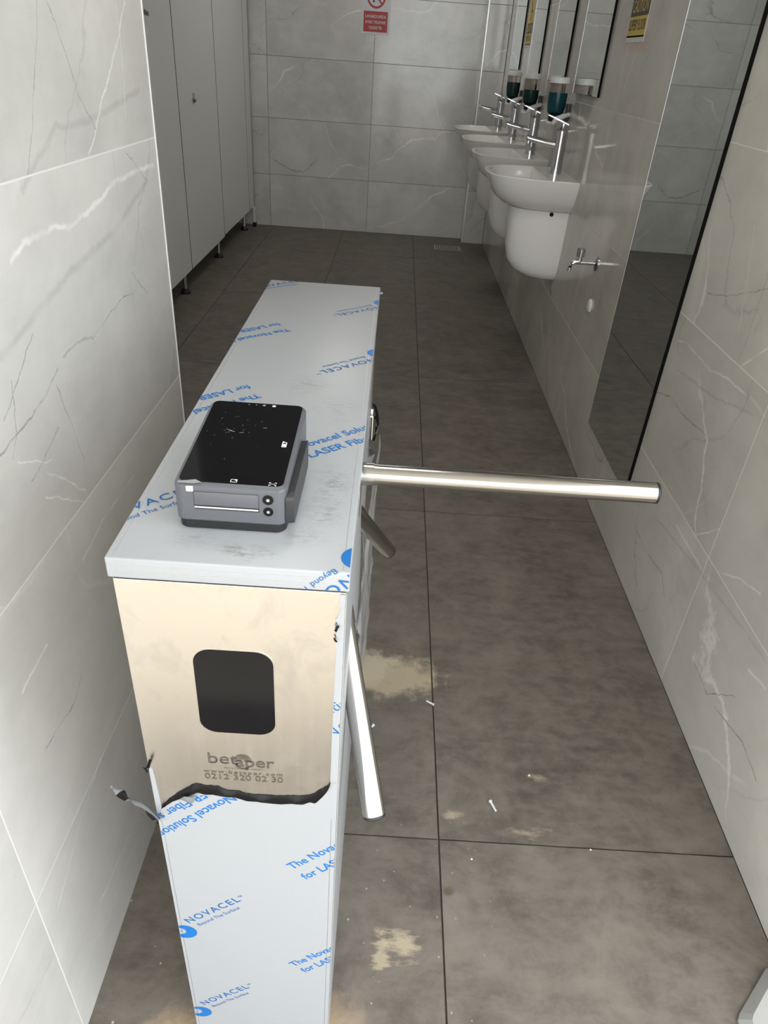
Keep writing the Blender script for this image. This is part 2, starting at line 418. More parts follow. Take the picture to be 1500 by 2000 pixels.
# wall behind the cubicles, ceiling, entrance front
obj('wall_cubicles', bx((-2.4, 1.1, 0), (-2.2, BY + .16, H0)), M['paint'], kind='structure')
obj('wall_cubicle_end', bx((-2.2, 1.1, 0), (-1.27, 1.25, H0)), M['paint'], kind='structure')
obj('ceiling', bx((-2.4, YC, H0), (RX + .16, BY + .16, H0 + .1)), M['paint'], kind='structure')  # runs on past the entrance as an added canopy that cuts overhead sky light
wf = obj('wall_front', bx((-5, YR - .06, H0 + .1), (5, YR, 4.2)), M['facade'], kind='structure')
obj('wall_front_left', bx((-5, Y0 - .06, -.01), (-.42, Y0, H0)), M['facade'], kind='structure')
obj('wall_front_right', bx((RX + .005, YR - .06, -.01), (5, YR, H0)), M['facade'], kind='structure')

# ------------------------------------------------------------------ added fill lamps, unseen, to brighten the interior
def fill_lamp(y, label):
    e = empty('fill_light', (-.1, y, H0), label, 'light', 'added unseen fill lights over the washroom aisle')
    bm = bx((-.31, -.31, -.03), (.31, .31, -.0005), .004); obj('fill_frame', bm, M['white_pl'], e)
    obj('diffuser', bx((-.28, -.28, -.034), (.28, .28, -.0305)), M['lamp'], e)
fill_lamp(1.5, 'added square fill light out of view, nearest the entrance')
fill_lamp(5.2, 'added square fill light out of view, nearest the back wall')

# ------------------------------------------------------------------ text helper
_wid = {}
def text_me(s, spacing=1.0, bold=0.0):
    cu = bpy.data.curves.new('t', 'FONT'); cu.body = s; cu.space_character = spacing; cu.fill_mode = 'FRONT'; cu.offset = bold; cu.resolution_u = 3
    o = bpy.data.objects.new('t', cu); me = bpy.data.meshes.new_from_object(o)
    bpy.data.objects.remove(o); bpy.data.curves.remove(cu); return me
def text_w(s, spacing=1.0):
    if (s, spacing) not in _wid:
        me = text_me(s, spacing); x = [v.co.x for v in me.vertices]; _wid[s, spacing] = (min(x), max(x)); bpy.data.meshes.remove(me)
    return _wid[s, spacing]
def cut(bm, co, no):     # keep the side the normal points away from
    bmesh.ops.bisect_plane(bm, geom=bm.verts[:] + bm.edges[:] + bm.faces[:], plane_co=co, plane_no=no, clear_outer=True)
def split(bm, co, no):
    bmesh.ops.bisect_plane(bm, geom=bm.verts[:] + bm.edges[:] + bm.faces[:], plane_co=co, plane_no=no)
def place2d(bm, anchor, ang, scale, yscale=1.0):
    c, s = cos(radians(ang)), sin(radians(ang))
    for v in bm.verts:
        x, y = v.co.x * scale, v.co.y * scale * yscale
        v.co = Vector((anchor[0] + x * c - y * s, anchor[1] + x * s + y * c, 0))
def text_bm(s, anchor, ang, size, spacing=1.0, yscale=1.0, bold=0.0):
    me = text_me(s, spacing, bold); bm = bmesh.new(); bm.from_mesh(me); bpy.data.meshes.remove(me)
    place2d(bm, anchor, ang, size, yscale); return bm
def plain_text(name, s, center, width, mapf, m, parent, spacing=1.0, yscale=1.0, bold=0.0, ang=0):
    a, b = text_w(s, spacing); size = width / (b - a)
    bm = text_bm(s, (0, 0), 0, size, spacing, yscale, bold)
    for v in bm.verts: v.co.x -= (a + b) / 2 * size
    for v in bm.verts: v.co = Vector(mapf(center[0] + v.co.x, center[1] + v.co.y))
    me = bpy.data.meshes.new(name); bm.to_mesh(me); bm.free(); return obj(name, me, m, parent)

# ------------------------------------------------------------------ turnstile
T0 = empty('tripod_turnstile', (-.12, .895, 0), 'steel tripod turnstile in peeling white film with three tubular arms', 'turnstile')
def tp(name, bm, m, parent=None, sm=None):      # part given in world coordinates
    o = obj(name, bm, m, parent or T0); o.matrix_parent_inverse = Matrix.Translation((.12, -.895, 0)) if parent is None else Matrix()
    if sm: smooth(o, sm)
    return o
LX0, LX1, LY0, LY1, LZ0, LZ1 = -.2222, -.0172, .462, 1.328, .9075, .9285
BX0, BX1, BY0, BY1 = -.2198, -.0203, .466, 1.3245
tp('body', bx((BX0, BY0, .0), (BX1, BY1, .9035), .0005, 2), M['steel'])
tp('shadow_gap', bx((BX0 + .0008, BY0 + .0006, .903), (BX1 - .0008, BY1 - .0008, .9085)), M['black_plastic'])  # solid black insert, puts the shade under the lid in as colour
tp('lid', bx((LX0, LY0, LZ0), (LX1, LY1, LZ1), .0016, 3), M['film'], sm=40)
# fold creases of the lid film
for dz in (.0065, .0125):
    tp('film_crease', bx((LX0 + .002, LY0 - .0002, LZ1 - dz - .0003), (LX1 - .002, LY0 + .001, LZ1 - dz)), M['alu'])
tp('film_crease', bx((LX1 - .0063, LY0 + .004, LZ1 - .001), (LX1 - .006, LY1 - .004, LZ1 + .0001)), M['alu'])
tp('film_crease', bx((LX0 + .006, LY0 + .004, LZ1 - .001), (LX0 + .0063, LY1 - .004, LZ1 + .0001)), M['alu'])
# torn front film
rnd = random.Random(3)
tear = [(-.2125, .586), (-.2085, .588), (-.2, .597), (-.194, .601), (-.183, .607), (-.178, .611), (-.171, .616), (-.163, .613), (-.155, .614), (-.145, .6115),
        (-.13, .611), (-.118, .606), (-.108, .606), (-.095, .6045), (-.082, .604), (-.07, .606), (-.058, .6055), (-.05, .611), (-.044, .609), (-.036, .622), (-.031, .632), (-.0285, .645)]
def jag(pts, n, amp):
    out = []
    for p, q in zip(pts, pts[1:]):
        for k in range(n):
            t = k / n; out.append((p[0] + (q[0] - p[0]) * t + rnd.uniform(-amp, amp) * .4, p[1] + (q[1] - p[1]) * t + rnd.uniform(-amp, amp)))
    return out + [pts[-1]]
rstrip = [(-.0285, .645), (-.0283, .70), (-.0278, .76), (-.0275, .80), (-.027, .83), (-.0268, .85), (-.029, .862), (-.0265, .868), (-.0285, .873), (-.0262, .878), (-.024, .886), (-.0262, .892), (-.025, .902)]
FY = BY0 - .0009
def sheet(rows, y):            # rows of (u0,v0,u1,v1) joined by quads, with a little thickness
    bm = bmesh.new(); pr = None; t = .0007
    for u0, v0, u1, v1 in rows:
        q = [bm.verts.new(p) for p in ((u0, y, v0), (u1, y, v1), (u1, y + t, v1), (u0, y + t, v0))]
        if pr:
            for k in range(4): bm.faces.new((pr[k], q[k], q[(k + 1) % 4], pr[(k + 1) % 4]))
        else: bm.faces.new(q[::-1])
        pr = q
    bm.faces.new(pr); return bm
cols = [(BX0 + .0004, .648), (-.218, .653), (-.2155, .648), (-.2145, .63), (-.2135, .60)] + jag(tear, 6, .0017)
cols = sorted((u, v) for u, v in cols)
tp('front_film', sheet([(u, .004, u, v) for u, v in cols] + [(BX1 - .0004, .004, BX1 - .0004, .645)], FY), M['film'])
tp('front_film', sheet([(BX1 - .0004, v, u, v) for u, v in sorted(jag(rstrip, 3, .0004), key=lambda p: p[1])], FY), M['film'])
# film on the passage side of the cabinet
tp('side_film', bx((BX1 - .0002, BY0 + .003, .004), (BX1 + .0008, 1.13, .9)), M['film'])
# fold line of the front film near both edges
for x in (-.2155, -.0262):
    tp('film_crease', bx((x, FY - .0002, .01), (x + .0004, FY + .0004, .58)), M['alu'])
# black curled underside along the tear
top = [(-.2125, .5865), (-.2, .602), (-.19, .612), (-.178, .6225), (-.1705, .627), (-.163, .6235), (-.15, .624), (-.14, .6175), (-.128, .6175), (-.118, .613), (-.1, .6135), (-.085, .6125), (-.07, .615), (-.055, .6165), (-.045, .623), (-.037, .632), (-.031, .639), (-.0285, .6455)]
def interp(pts, x):
    for p, q in zip(pts, pts[1:]):
        if p[0] <= x <= q[0]: return p[1] + (q[1] - p[1]) * (x - p[0]) / (q[0] - p[0])
    return pts[-1][1]
bm = bmesh.new(); prev = None; K = 90
for i in range(K + 1):
    x = -.2125 + (.184) * i / K; zt = interp(top, x) + .0035 * sin(pi * i / K) ** .5 + rnd.uniform(-.0009, .0009); zb = interp(tear, x) - .0012
    pr = []
    for j in range(6):
        t = j / 5; z = zb + (zt - zb) * t
        y = FY - .0003 - .0028 * sin(pi * min(1, t * 1.15)) * (.5 + .5 * sin(x * 170)) ** 2 - .0004
        if j == 5: y = BY0 - .0005
        pr.append(bm.verts.new((x, y, z)))
    if prev:
        for j in range(5): bm.faces.new((prev[j], pr[j], pr[j + 1], prev[j + 1]))
    prev = pr
bmesh.ops.solidify(bm, geom=bm.faces[:], thickness=.0003)
tp('torn_film_underside', bm, M['film_back'], sm=60)
bm = bmesh.new()
vs = [bm.verts.new(p) for p in [(-.19, FY - .0045, .607), (-.184, FY - .006, .6145), (-.174, FY - .0055, .613), (-.171, FY - .004, .6165), (-.1745, FY - .004, .604), (-.178, FY - .0045, .599), (-.183, FY - .003, .6005)]]
c0 = bm.verts.new((-.1805, FY - .0075, .608))
for i in range(len(vs)): bm.faces.new((vs[i], vs[(i + 1) % len(vs)], c0))
bmesh.ops.solidify(bm, geom=bm.faces[:], thickness=.0004)
tp('film_flap', bm, M['film'])
# twisted torn ribbon hanging off the left edge
def ribbon(name, path, wid, twist, mats, parent=None, mfun=None, thick=.0006, seed=1):
    rr = random.Random(seed); bm = bmesh.new(); prev = None; path = [Vector(p) for p in path]; n = len(path)
    for i, p in enumerate(path):
        d = path[min(i + 1, n - 1)] - path[max(i - 1, 0)]; u, v = frame(d); a = twist[i]
        side = (u * cos(a) + v * sin(a)) * (wid[i] if isinstance(wid, (list, tuple)) else wid)
        nor = d.cross(side).normalized()
        row = [bm.verts.new(p + side * t + nor * (.003 * (abs(t) - .5) * 1.2 + rr.uniform(-.0006, .0006))) for t in (-1, -.4, .3, 1)]
        if prev:
            for j in range(3):
                f = bm.faces.new((prev[j], row[j], row[j + 1], prev[j + 1])); f.material_index = mfun(i, j) if mfun else 0
        prev = row
    bmesh.ops.solidify(bm, geom=bm.faces[:], thickness=thick)
    me = bpy.data.meshes.new(name); bm.to_mesh(me); bm.free()
    for x in mats: me.materials.append(x)
    o = obj(name, me, None, T0); o.matrix_parent_inverse = Matrix.Translation((.12, -.895, 0)); smooth(o, 40); return o
ribbon('torn_film_strip', [(-.2185, .463, .562), (-.222, .461, .575), (-.226, .46, .588), (-.232, .459, .597), (-.238, .458, .603), (-.243, .456, .608), (-.246, .455, .615), (-.249, .455, .622), (-.254, .456, .627), (-.2575, .456, .63)],
       [.007, .0075, .007, .006, .005, .005, .0055, .006, .0065, .006], [1.3, 1.2, .9, .6, .5, .9, 1.5, 1.9, 1.2, .9], [M['film'], M['film_back']], mfun=lambda i, j: 1 if (i in (6, 7) or (j == 2 and i in (1, 2, 3)) or (i == 9 and j == 1)) else 0, seed=4)
ribbon('torn_film_strip', [(-.2205, .464, .646), (-.2222, .4635, .652), (-.219, .462, .657), (-.216, .461, .661), (-.2135, .462, .669)], [.0016, .003, .0022, .0014, .0006], [.3, .8, 1.0, .6, .4], [M['film_back'], M['film_back']], seed=8)
ribbon('torn_film_strip', [(-.0255, .463, .868), (-.0265, .462, .865), (-.0275, .4625, .862)], .0014, [.2, .5, .9], [M['film_back'], M['film_back']], seed=9)
ribbon('torn_film_strip', [(-.0285, .4635, .8535), (-.0275, .4625, .851), (-.0265, .4625, .8495)], .001, [.2, .5, .9], [M['film_back'], M['film_back']], seed=10)
# black film tatters and clear wrap on the passage side near the far edge
ribbon('torn_film_strip', [(-.019, 1.28, .715), (-.012, 1.285, .705), (-.008, 1.29, .69), (-.01, 1.295, .675), (-.006, 1.29, .66), (-.009, 1.285, .645), (-.015, 1.275, .635)], [.003, .006, .008, .007, .008, .007, .005], [.4, .9, .2, 1.0, .5, 1.1, .3], [M['film_back'], M['film']], mfun=lambda i, j: 1 if (i in (5,) and j == 0) else 0, seed=12)
ribbon('torn_film_strip', [(-.0195, 1.13, .72), (-.0165, 1.14, .70), (-.0155, 1.15, .68), (-.0165, 1.16, .66), (-.0155, 1.165, .64)], [.004, .009, .012, .012, .008], [.3, .9, .4, 1.0, .6], [M['film']], seed=14)
def crumple(name, a, b, amp, m, seed):
    rr = random.Random(seed); bm = bmesh.new(); nu, nv = 22, 6; g = []
    for i in range(nu + 1):
        g.append([])
        for j in range(nv + 1):
            t, s = i / nu, j / nv
            g[-1].append(bm.verts.new((a[0] + (b[0] - a[0]) * s + amp * rr.random(), a[1] + (b[1] - a[1]) * s + rr.uniform(-.006, .006), a[2] + (b[2] - a[2]) * t)))
    for i in range(nu):
        for j in range(nv): bm.faces.new((g[i][j], g[i + 1][j], g[i + 1][j + 1], g[i][j + 1]))
    bmesh.ops.solidify(bm, geom=bm.faces[:], thickness=.0004)
    o = tp(name, bm, m); return o
crumple('clear_wrap', (-.0192, .95, .08), (-.004, 1.335, .62), .008, M['wrap'], 5)
# key latch on the passage side
lt = tp('latch', bx((BX1, 1.06, .745), (-.0125, 1.09, .79), .002), M['chrome'])
tp('corner_screw', cyl((-.0205, 1.322, .918), (-.0135, 1.326, .918), .003, 12), M['chrome'])
# window and laser-marked logo
win = rrect(-.122, .7705, .0745, .113, .017, 8)
tp('window_rim', prism(rrect(-.122, .7705, .0775, .116, .0182, 8), lambda u, v: (u, BY0 + .001, v), lambda u, v: (u, BY0 - .0003, v)), M['steel'])
tp('reader_window', prism(win, lambda u, v: (u, BY0 + .001, v), lambda u, v: (u, BY0 - .0006, v)), M['black_gloss'])
fm = lambda u, v: (u, BY0 - .0003, v)
def ftext(s, c, wd, sp=1.0, ys=1.0, bold=0.0, m='laser'):
    o = plain_text('engraved_text', s, c, wd, fm, M[m], T0, sp, ys, bold); o.matrix_parent_inverse = Matrix.Translation((.12, -.895, 0)); return o
# outlined 'bet' and solid 'aper'
def arcs(name, cx, cz, radii, w_, a0, a1, sx=1.0, m='laser'):
    bm = bmesh.new()
    for r in radii:
        pr = None
        for k in range(25):
            a = radians(a0 + (a1 - a0) * k / 24); q = [bm.verts.new((cx + sx * rr * cos(a), BY0 - .0003, cz + rr * sin(a))) for rr in (r - w_ / 2, r + w_ / 2)]
            if pr: bm.faces.new((pr[0], q[0], q[1], pr[1]))
            pr = q
    return tp(name, bm, M[m])
ftext('bet', (-.1405, .6645), .0305, 1.0, 1.0, .0)
ftext('bet', (-.1405, .6648), .0275, 1.05, .9, -.03, 'steel')
ftext('aper', (-.1075, .6615), .040, 1.0, 1.0, .012)
arcs('engraved_emblem', -.120, .6715, [.0022, .0036, .005, .0064, .0078, .0092], .0006, -20, 200, .95)
arcs('engraved_emblem', -.120, .6665, [.0075, .009], .0006, 200, 330, .95)
ftext('Geçiş Kontrol Sistemleri', (-.1195, .6568), .041, 1.1, 1.0)
ftext('www.betaper.com', (-.1205, .6487), .083, 1.25, .85, .004)
ftext('0212 320 02 30', (-.1200, .6385), .0825, 1.0, .95, .004)
# printed film lettering
NOV, SUB, SP = .094, .074, 1.22
sz_n = NOV / (text_w('NOVACEL', SP)[1]); sz_s = SUB / (text_w('Beyond The Surface')[1]); a_, b_ = text_w('ovacel Solu'); sz_l = .077 / (b_ - a_)
w_v = text_w('NO', SP)[1] * sz_n + .001; w_n = text_w('N')[1] * sz_l + .0006
def logo_bm(anchor, ang, r):
    """blue disc with a drop-shaped white opening"""
    bm = bmesh.new(); n = 40; o_, i_ = [], []
    for k in range(n):
        a = 2 * pi * k / n
        o_.append(bm.verts.new((r * cos(a), r * sin(a), 0)))
        q = .46 + .16 * max(0, cos(a - radians(118))) ** 3
        i_.append(bm.verts.new((-.24 * r + r * q * cos(a), .30 * r + r * q * 1.05 * sin(a), 0)))
    bridge(bm, o_, i_)
    s = [(-.55, .62), (-.2, .35), (.1, .62), (.0, .5), (-.2, .28), (-.34, .4)]
    bm.faces.new([bm.verts.new((x * r, y * r - .12 * r, 0)) for x, y in s[::-1]])
    place2d(bm, anchor, ang, 1); return bm
def lid_map(bm):
    cut(bm, (LX0 + .0006, 0, 0), (-1, 0, 0)); cut(bm, (LX1 - .0008, 0, 0), (1, 0, 0)); cut(bm, (0, LY1 - .001, 0), (0, 1, 0)); cut(bm, (0, LY0 - .0203, 0), (0, -1, 0))
    split(bm, (0, LY0, 0), (0, 1, 0))
    for v in bm.verts:
        x, y = v.co.x, v.co.y
        v.co = Vector((x, y, LZ1 + .0004)) if y >= LY0 - 1e-6 else Vector((x, LY0 - .0004, LZ1 - (LY0 - y)))
    return bm
def front_map(bm):
    cut(bm, (BX0 + .0008, 0, 0), (-1, 0, 0)); cut(bm, (BX1 - .0008, 0, 0), (1, 0, 0)); cut(bm, (0, .005, 0), (0, -1, 0)); cut(bm, (0, .6095, 0), (0, 1, 0))
    cut(bm, (-.2125, .585, 0), (-.62, 1, 0))
    for v in bm.verts: v.co = Vector((v.co.x, FY - .0002, v.co.y))
    return bm
def prt(bm, mp, m='ink_dk'):
    bm = mp(bm)
    if not bm.verts: bm.free(); return
    me = bpy.data.meshes.new('printed_text'); bm.to_mesh(me); bm.free()
    o = obj('printed_text', me, M[m], T0); o.matrix_parent_inverse = Matrix.Translation((.12, -.895, 0))
def dn(p, ang, off):   # shift along text-up direction
    a = radians(ang + 90); return (p[0] + cos(a) * off, p[1] + sin(a) * off)
def al(p, ang, off):
    a = radians(ang); return (p[0] + cos(a) * off, p[1] + sin(a) * off)
def novacel(p, ang, mp, logo=True, skip=''):
    s = 'NOVACEL'
    q = al(p, ang, -w_v) if skip else p
    prt(text_bm(s, q, ang, sz_n, SP, .9, .008), mp)
    prt(text_bm('Beyond The Surface', dn(al(q, ang, .0065), ang, -.0125), ang, sz_s, 1.0, .95), mp)
    prt(text_bm('™', dn(al(q, ang, .0955), ang, .004), ang, sz_n * .45), mp)
    if logo: prt(logo_bm(dn(al(q, ang, -.0195), ang, -.0115), ang, .0158), mp, 'ink')
def laser_line(p, ang, mp, p2):
    prt(text_bm('The Novacel Solution', p, ang, sz_l, 1.0, 1.0, .012), mp, 'ink')
    prt(text_bm('for LASER Fiber source', p2, ang, sz_l, 1.0, 1.0, .012), mp, 'ink')
UP, DN = 41.5, -138.5
novacel((-.215, 1.284), UP, lid_map, skip='NO')
for k in (0, 1, 3): novacel((-.0175, 1.208 - .2488 * k), DN, lid_map)
laser_line((-.154, 1.06), DN, lid_map, (-.172, 1.084))
laser_line((-.156, .809), DN, lid_map, (-.173, .835))
novacel((-.222, .533), UP - 1, lid_map, skip='NO')
wt = text_w('The Novacel')[1] * sz_l - text_w('ovacel')[1] * sz_l
laser_line(al((-.076, .680), UP - 2, -wt), UP - 2, lid_map, al((-.072, .654), UP - 2, -text_w('for L')[1] * sz_l + text_w('L')[1] * sz_l))
# front face
wi = text_w('The')[1] * sz_l
laser_line(al((-.133, .617), DN, -wi - .002), DN, front_map, al((-.161, .622), DN, -text_w('for LA')[1] * sz_l))
laser_line((-.070, .477), 43, front_map, (-.054, .457))
laser_line((-.070, .239), 44, front_map, (-.055, .224))
novacel((-.205, .338), 41.5, front_map)
novacel((-.203, .106), 42.5, front_map)
def strip_map(bm):
    cut(bm, (-.0276, 0, 0), (-1, 0, 0)); cut(bm, (BX1 - .0008, 0, 0), (1, 0, 0))
    for v in bm.verts: v.co = Vector((v.co.x, FY - .0002, v.co.y))
    return bm
prt(text_bm('NOVACEL', (-.03, .716), 41.5, sz_n, SP, .9), strip_map)
prt(text_bm('Solutions', (-.048, .735), 41.5, sz_l), strip_map)
# tripod arms
HUB = Vector((-.0704, .738, .8657)); L = .4106; AR = .0129
hub = tp('hub', loft([[(x, HUB.y + r * cos(2 * pi * k / 28), .845 + r * sin(2 * pi * k / 28)) for k in range(28)] for x, r in ((BX1 - .001, .036), (-.0193, .036), (-.0187, .033), (-.0185, .025))]), M['steel'], sm=30)
for d in ((.9999, -.0113, .0058), (.2265, -.61, -.7593), (.2403, .6316, -.7371)):
    d = Vector(d).normalized(); s = ((BX1 - (.012 if d.x < .5 else .002)) - HUB.x) / d.x
    p0 = HUB + d * s; p1 = HUB + d * L
    a = tp('arm', tube([p0, p1 - d * .004], AR, 32), M['tube'], sm=40)
    c = tp('end_cap', tube([p1 - d * .0042, p1 - d * .0012, p1], [AR + .0002, AR + .0002, AR - .0012], 32), M['black_plastic'], a, sm=40)
    k = tp('collar', tube([p0 - d * .004, p0 + d * .018], AR + .0012, 32), M['tube'], a, sm=40)
    c.matrix_parent_inverse = Matrix(); k.matrix_parent_inverse = Matrix()

# ------------------------------------------------------------------ payment terminal on the lid
DZ = LZ1
D0 = empty('payment_terminal', (-.1255, .586, DZ), 'grey handheld terminal with black screen lying on the turnstile lid', 'terminal')
w2, l2 = .0488, .0765
def wedge(w_, y0, y1, z0, zf, zb, r, bev=.002):
    ol = rrect(0, (y0 + y1) / 2, 2 * w_, y1 - y0, r, 6)
    zt = lambda y: zf + (zb - zf) * (y - y0) / (y1 - y0)
    def rg(ins, f):
        o2 = rrect(0, (y0 + y1) / 2, 2 * (w_ - ins), y1 - y0 - 2 * ins, max(r - ins, .0005), 6); return [(x, y, f(y)) for x, y in o2]
    return loft([rg(bev, lambda y: z0), rg(0, lambda y: z0 + bev), rg(0, lambda y: zt(y) - bev), rg(bev * .4, lambda y: zt(y) - bev * .35), rg(bev * 1.1, lambda y: zt(y))])
def dp(name, bm, m, parent=None, sm=30):
    o = obj(name, bm, m, parent or D0)
    if sm: smooth(o, sm)
    return o
ZF, ZB = .0465, .0565
dp('base', wedge(w2 - .0014, -l2 + .002, l2 - .002, 0, .0125, .0125, .009), M['black_plastic'])
dp('body', wedge(w2, -l2, l2, .009, ZF, ZB, .009, .0026), M['device'])
zt = lambda y: ZF + (ZB - ZF) * (y + l2) / (2 * l2)
scr = rrect(0, .0015, 2 * w2 - .0075, 2 * l2 - .0085, .006, 6)
s_ = dp('screen', prism(scr, lambda u, v: (u, v, zt(v) - .002), lambda u, v: (u, v, zt(v) + .0006)), M['black_gloss'], sm=0)
def sc_mark(name, pts, m, h=.0009):
    bm = bmesh.new(); bm.faces.new([bm.verts.new((u, v, zt(v) + h)) for u, v in pts]); return dp(name, bm, m, s_, sm=0)
def sc_rect(x0, y0, x1, y1, m, name='screen_icon'): sc_mark(name, [(x0, y0), (x1, y0), (x1, y1), (x0, y1)], m)
def sc_disc(x, y, r, m, name): sc_mark(name, [(x + r * cos(2 * pi * k / 16), y + r * sin(2 * pi * k / 16)) for k in range(16)], m)
M['grey_dot'] = mat('grey_sensor', (.3, .3, .3), .3)
sc_disc(.016, .069, .0019, M['white_mark'], 'flash_sensor'); sc_disc(.006, .0692, .0016, M['grey_dot'], 'front_camera'); sc_disc(-.002, .0692, .0007, M['grey_dot'], 'sensor')
sc_disc(-.0095, .0692, .0007, M['grey_dot'], 'sensor')
def frame_icon(x, y, w_, h_, t):
    sc_rect(x, y, x + w_, y + t, M['white_mark']); sc_rect(x, y + h_ - t, x + w_, y + h_, M['white_mark']); sc_rect(x, y, x + t, y + h_, M['white_mark']); sc_rect(x + w_ - t, y, x + w_, y + h_, M['white_mark'])
frame_icon(.0345, -.008, .0045, .009, .0009); sc_rect(.0352, -.0065, .0385, -.0022, M['white_mark']); sc_rect(.0345, .001, .0365, .0022, M['white_mark'])
frame_icon(-.0005, -.0695, .0058, .0045, .0007); sc_rect(.003, -.0668, .0052, -.0655, M['white_mark'])
for sx in (-1, 1):
    for sy in (-1, 1):
        cx, cy = .036 + sx * .0022, -.0685 + sy * .0018; sc_rect(cx - .0008, cy - .0003, cx + .0008, cy + .0003, M['white_mark']); sc_rect(cx + sx * .0008 - .0003, cy - .0012, cx + sx * .0008 + .0003, cy + .0006, M['white_mark'])
sc_rect(.0338, -.0687, .0382, -.0682, M['white_mark'])
for i in range(26):
    x, y = rnd.gauss(-.014, .016), rnd.gauss(.022, .022)
    if abs(x) < .04 and abs(y) < .06: sc_disc(x, y, rnd.uniform(.0002, .00045), M['grey_dot'], 'dust_speck')
for (x, y, a, l_) in ((-.022, .018, -25, .007), (-.019, .0155, -15, .006), (-.009, .012, 20, .005), (-.006, .0165, 70, .004), (.012, .024, 10, .004)):
    c, s = cos(radians(a)), sin(radians(a)); sc_mark('dust_speck', [(x, y), (x + l_ * c, y + l_ * s), (x + l_ * c + .0004, y + l_ * s + .0006), (x + .3 * l_ * c, y + .3 * l_ * s + .0007)], M['grey_dot'])
# front printer slot and lenses
yF = -l2
dp('slot_recess', bx((-.0315, yF - .0002, .0225), (.0255, yF + .002, .0415), .0008), M['dark_slab'])
dp('slot_cover', bx((-.0308, yF - .0012, .0272), (.0248, yF + .002, .0408), .001), M['device'])
dp('slot_bar', cyl((-.0305, yF - .0008, .0255), (.0245, yF - .0008, .0255), .0011, 12), M['alu'])
for z, r in ((.0365, .0047), (.0245, .0043)):
    ln = dp('lens', cyl((.033, yF + .002, z), (.033, yF - .0008, z), r, 24), M['black_gloss'])
    dp('lens_glass', cyl((.033, yF - .0007, z), (.033, yF - .0011, z), r * .34, 16), M['grey_dot'], ln); dp('lens_core', cyl((.033, yF - .001, z), (.033, yF - .0014, z), r * .16, 12), M['white_mark'], ln)
slab = prism(rrect(-.008, .0245, .108, .031, .006, 5), lambda u, v: (w2 - .001, u - .012, v), lambda u, v: (w2 + .0062, u - .012, v + .0012))
dp('card_reader', slab, M['dark_slab'])
bm = bmesh.new(); pts = [(-.045, -.073), (-.03, -.069), (-.024, -.073), (-.03, -.0755), (-.044, -.0755)]
a = [bm.verts.new((x, y, zt(y) + .0011)) for x, y in pts]; bm.faces.new(a)
dp('film_tab', bm, M['grey_dot'], sm=0)
dp('pull_tab', bx((-.037, yF - .0009, .0405), (-.031, yF + .004, .0452), .0005), M['white_mark'])

# ------------------------------------------------------------------ washbasins
def dpts(depth, hw, x0=0.0, e=3.0, n=28, nb=9):
    """closed D outline; x measured out from the wall"""
    pts = []
    for k in range(n + 1):
        t = radians(-90 + 180 * k / n); c, s = cos(t), sin(t)
        pts.append((x0 + (depth - x0) * abs(c) ** (2 / e), hw * math.copysign(abs(s) ** (2 / e), s)))
    for k in range(1, nb): pts.append((x0, hw - 2 * hw * k / nb))
    return pts
def basin_mesh():
    R = []
    for z, d, h in ((.765, .20, .13), (.768, .235, .155), (.782, .285, .178), (.81, .325, .203), (.85, .35, .225), (.885, .364, .24), (.8965, .368, .243), (.9, .366, .241)):
        R.append([(-x, y, z) for x, y in dpts(d, h)])
    for z, d, h, x0 in ((.9, .348, .222, .125), (.897, .344, .219, .128), (.87, .335, .21, .132), (.83, .31, .19, .145), (.80, .27, .155, .17), (.792, .24, .12, .19)):
        R.append([(-x, y, z) for x, y in dpts(d, h, x0)])
    return loft(R)
def pedestal_mesh():
    R = []
    for z, d, h in ((.462, .07, .05), (.464, .10, .075), (.475, .15, .1), (.5, .195, .118), (.54, .225, .128), (.60, .238, .134), (.70, .243, .142), (.7655, .243, .145)):
        R.append([(-x, y, z) for x, y in dpts(d, h, 0, 2.7)])
    return loft(R)
def basin_proto():
    e = bpy.data.objects.new('washbasin', None); col.objects.link(e)
    smooth(obj('basin', basin_mesh(), M['ceramic'], e), 40)
    smooth(obj('half_pedestal', pedestal_mesh(), M['ceramic'], e), 40)
    for y, x in ((-.136, -.07), (-.142, -.10)):
        pass
    obj('fixing_hole', cyl((-.075, -.135, .757), (-.075, -.147, .757), .0085, 16), M['hole'], e)
    obj('drain_ring', cyl((-.22, 0, .7915), (-.22, 0, .7935), .022, 20), M['chrome'], e)
    f = smooth(obj('faucet', cyl((-.064, 0, .9), (-.064, 0, .9055), .027, 24, bevel_none()), M['chrome'], e), 30)
    smooth(obj('faucet_body', loft([[(-.064 + r * cos(2 * pi * k / 24), r * sin(2 * pi * k / 24), z + sl * cos(2 * pi * k / 24)) for k in range(24)] for z, r, sl in ((.905, .026, 0), (1.068, .026, 0), (1.07, .0245, 0), (1.073, .026, 0), (1.095, .026, -.009))]), M['chrome'], f), 30)
    smooth(obj('spout', tube([(-.075, 0, 1.012), (-.12, 0, 1.018), (-.205, 0, 1.032), (-.211, 0, 1.033)], [.0145, .0135, .012, .0095], 16), M['chrome'], f), 40)
    obj('aerator', cyl((-.198, 0, 1.031), (-.2, 0, 1.012), .008, 14), M['chrome'], f)
    smooth(obj('handle', loft([[(x, y * w_, z + dz) for y, dz in ((-1, -.0022), (1, -.0022), (1, .0022), (-1, .0022))] for x, w_, z in ((-.042, .018, 1.092), (-.075, .017, 1.104), (-.11, .012, 1.116), (-.14, .009, 1.126), (-.143, .007, 1.127))]), M['chrome'], f), 30)
    return e
def bevel_none(): return None
def copy_tree(o, parent=None):
    c = o.copy(); col.objects.link(c)
    if parent: c.parent = parent
    for ch in list(o.children): copy_tree(ch, c)
    return c
proto = basin_proto()
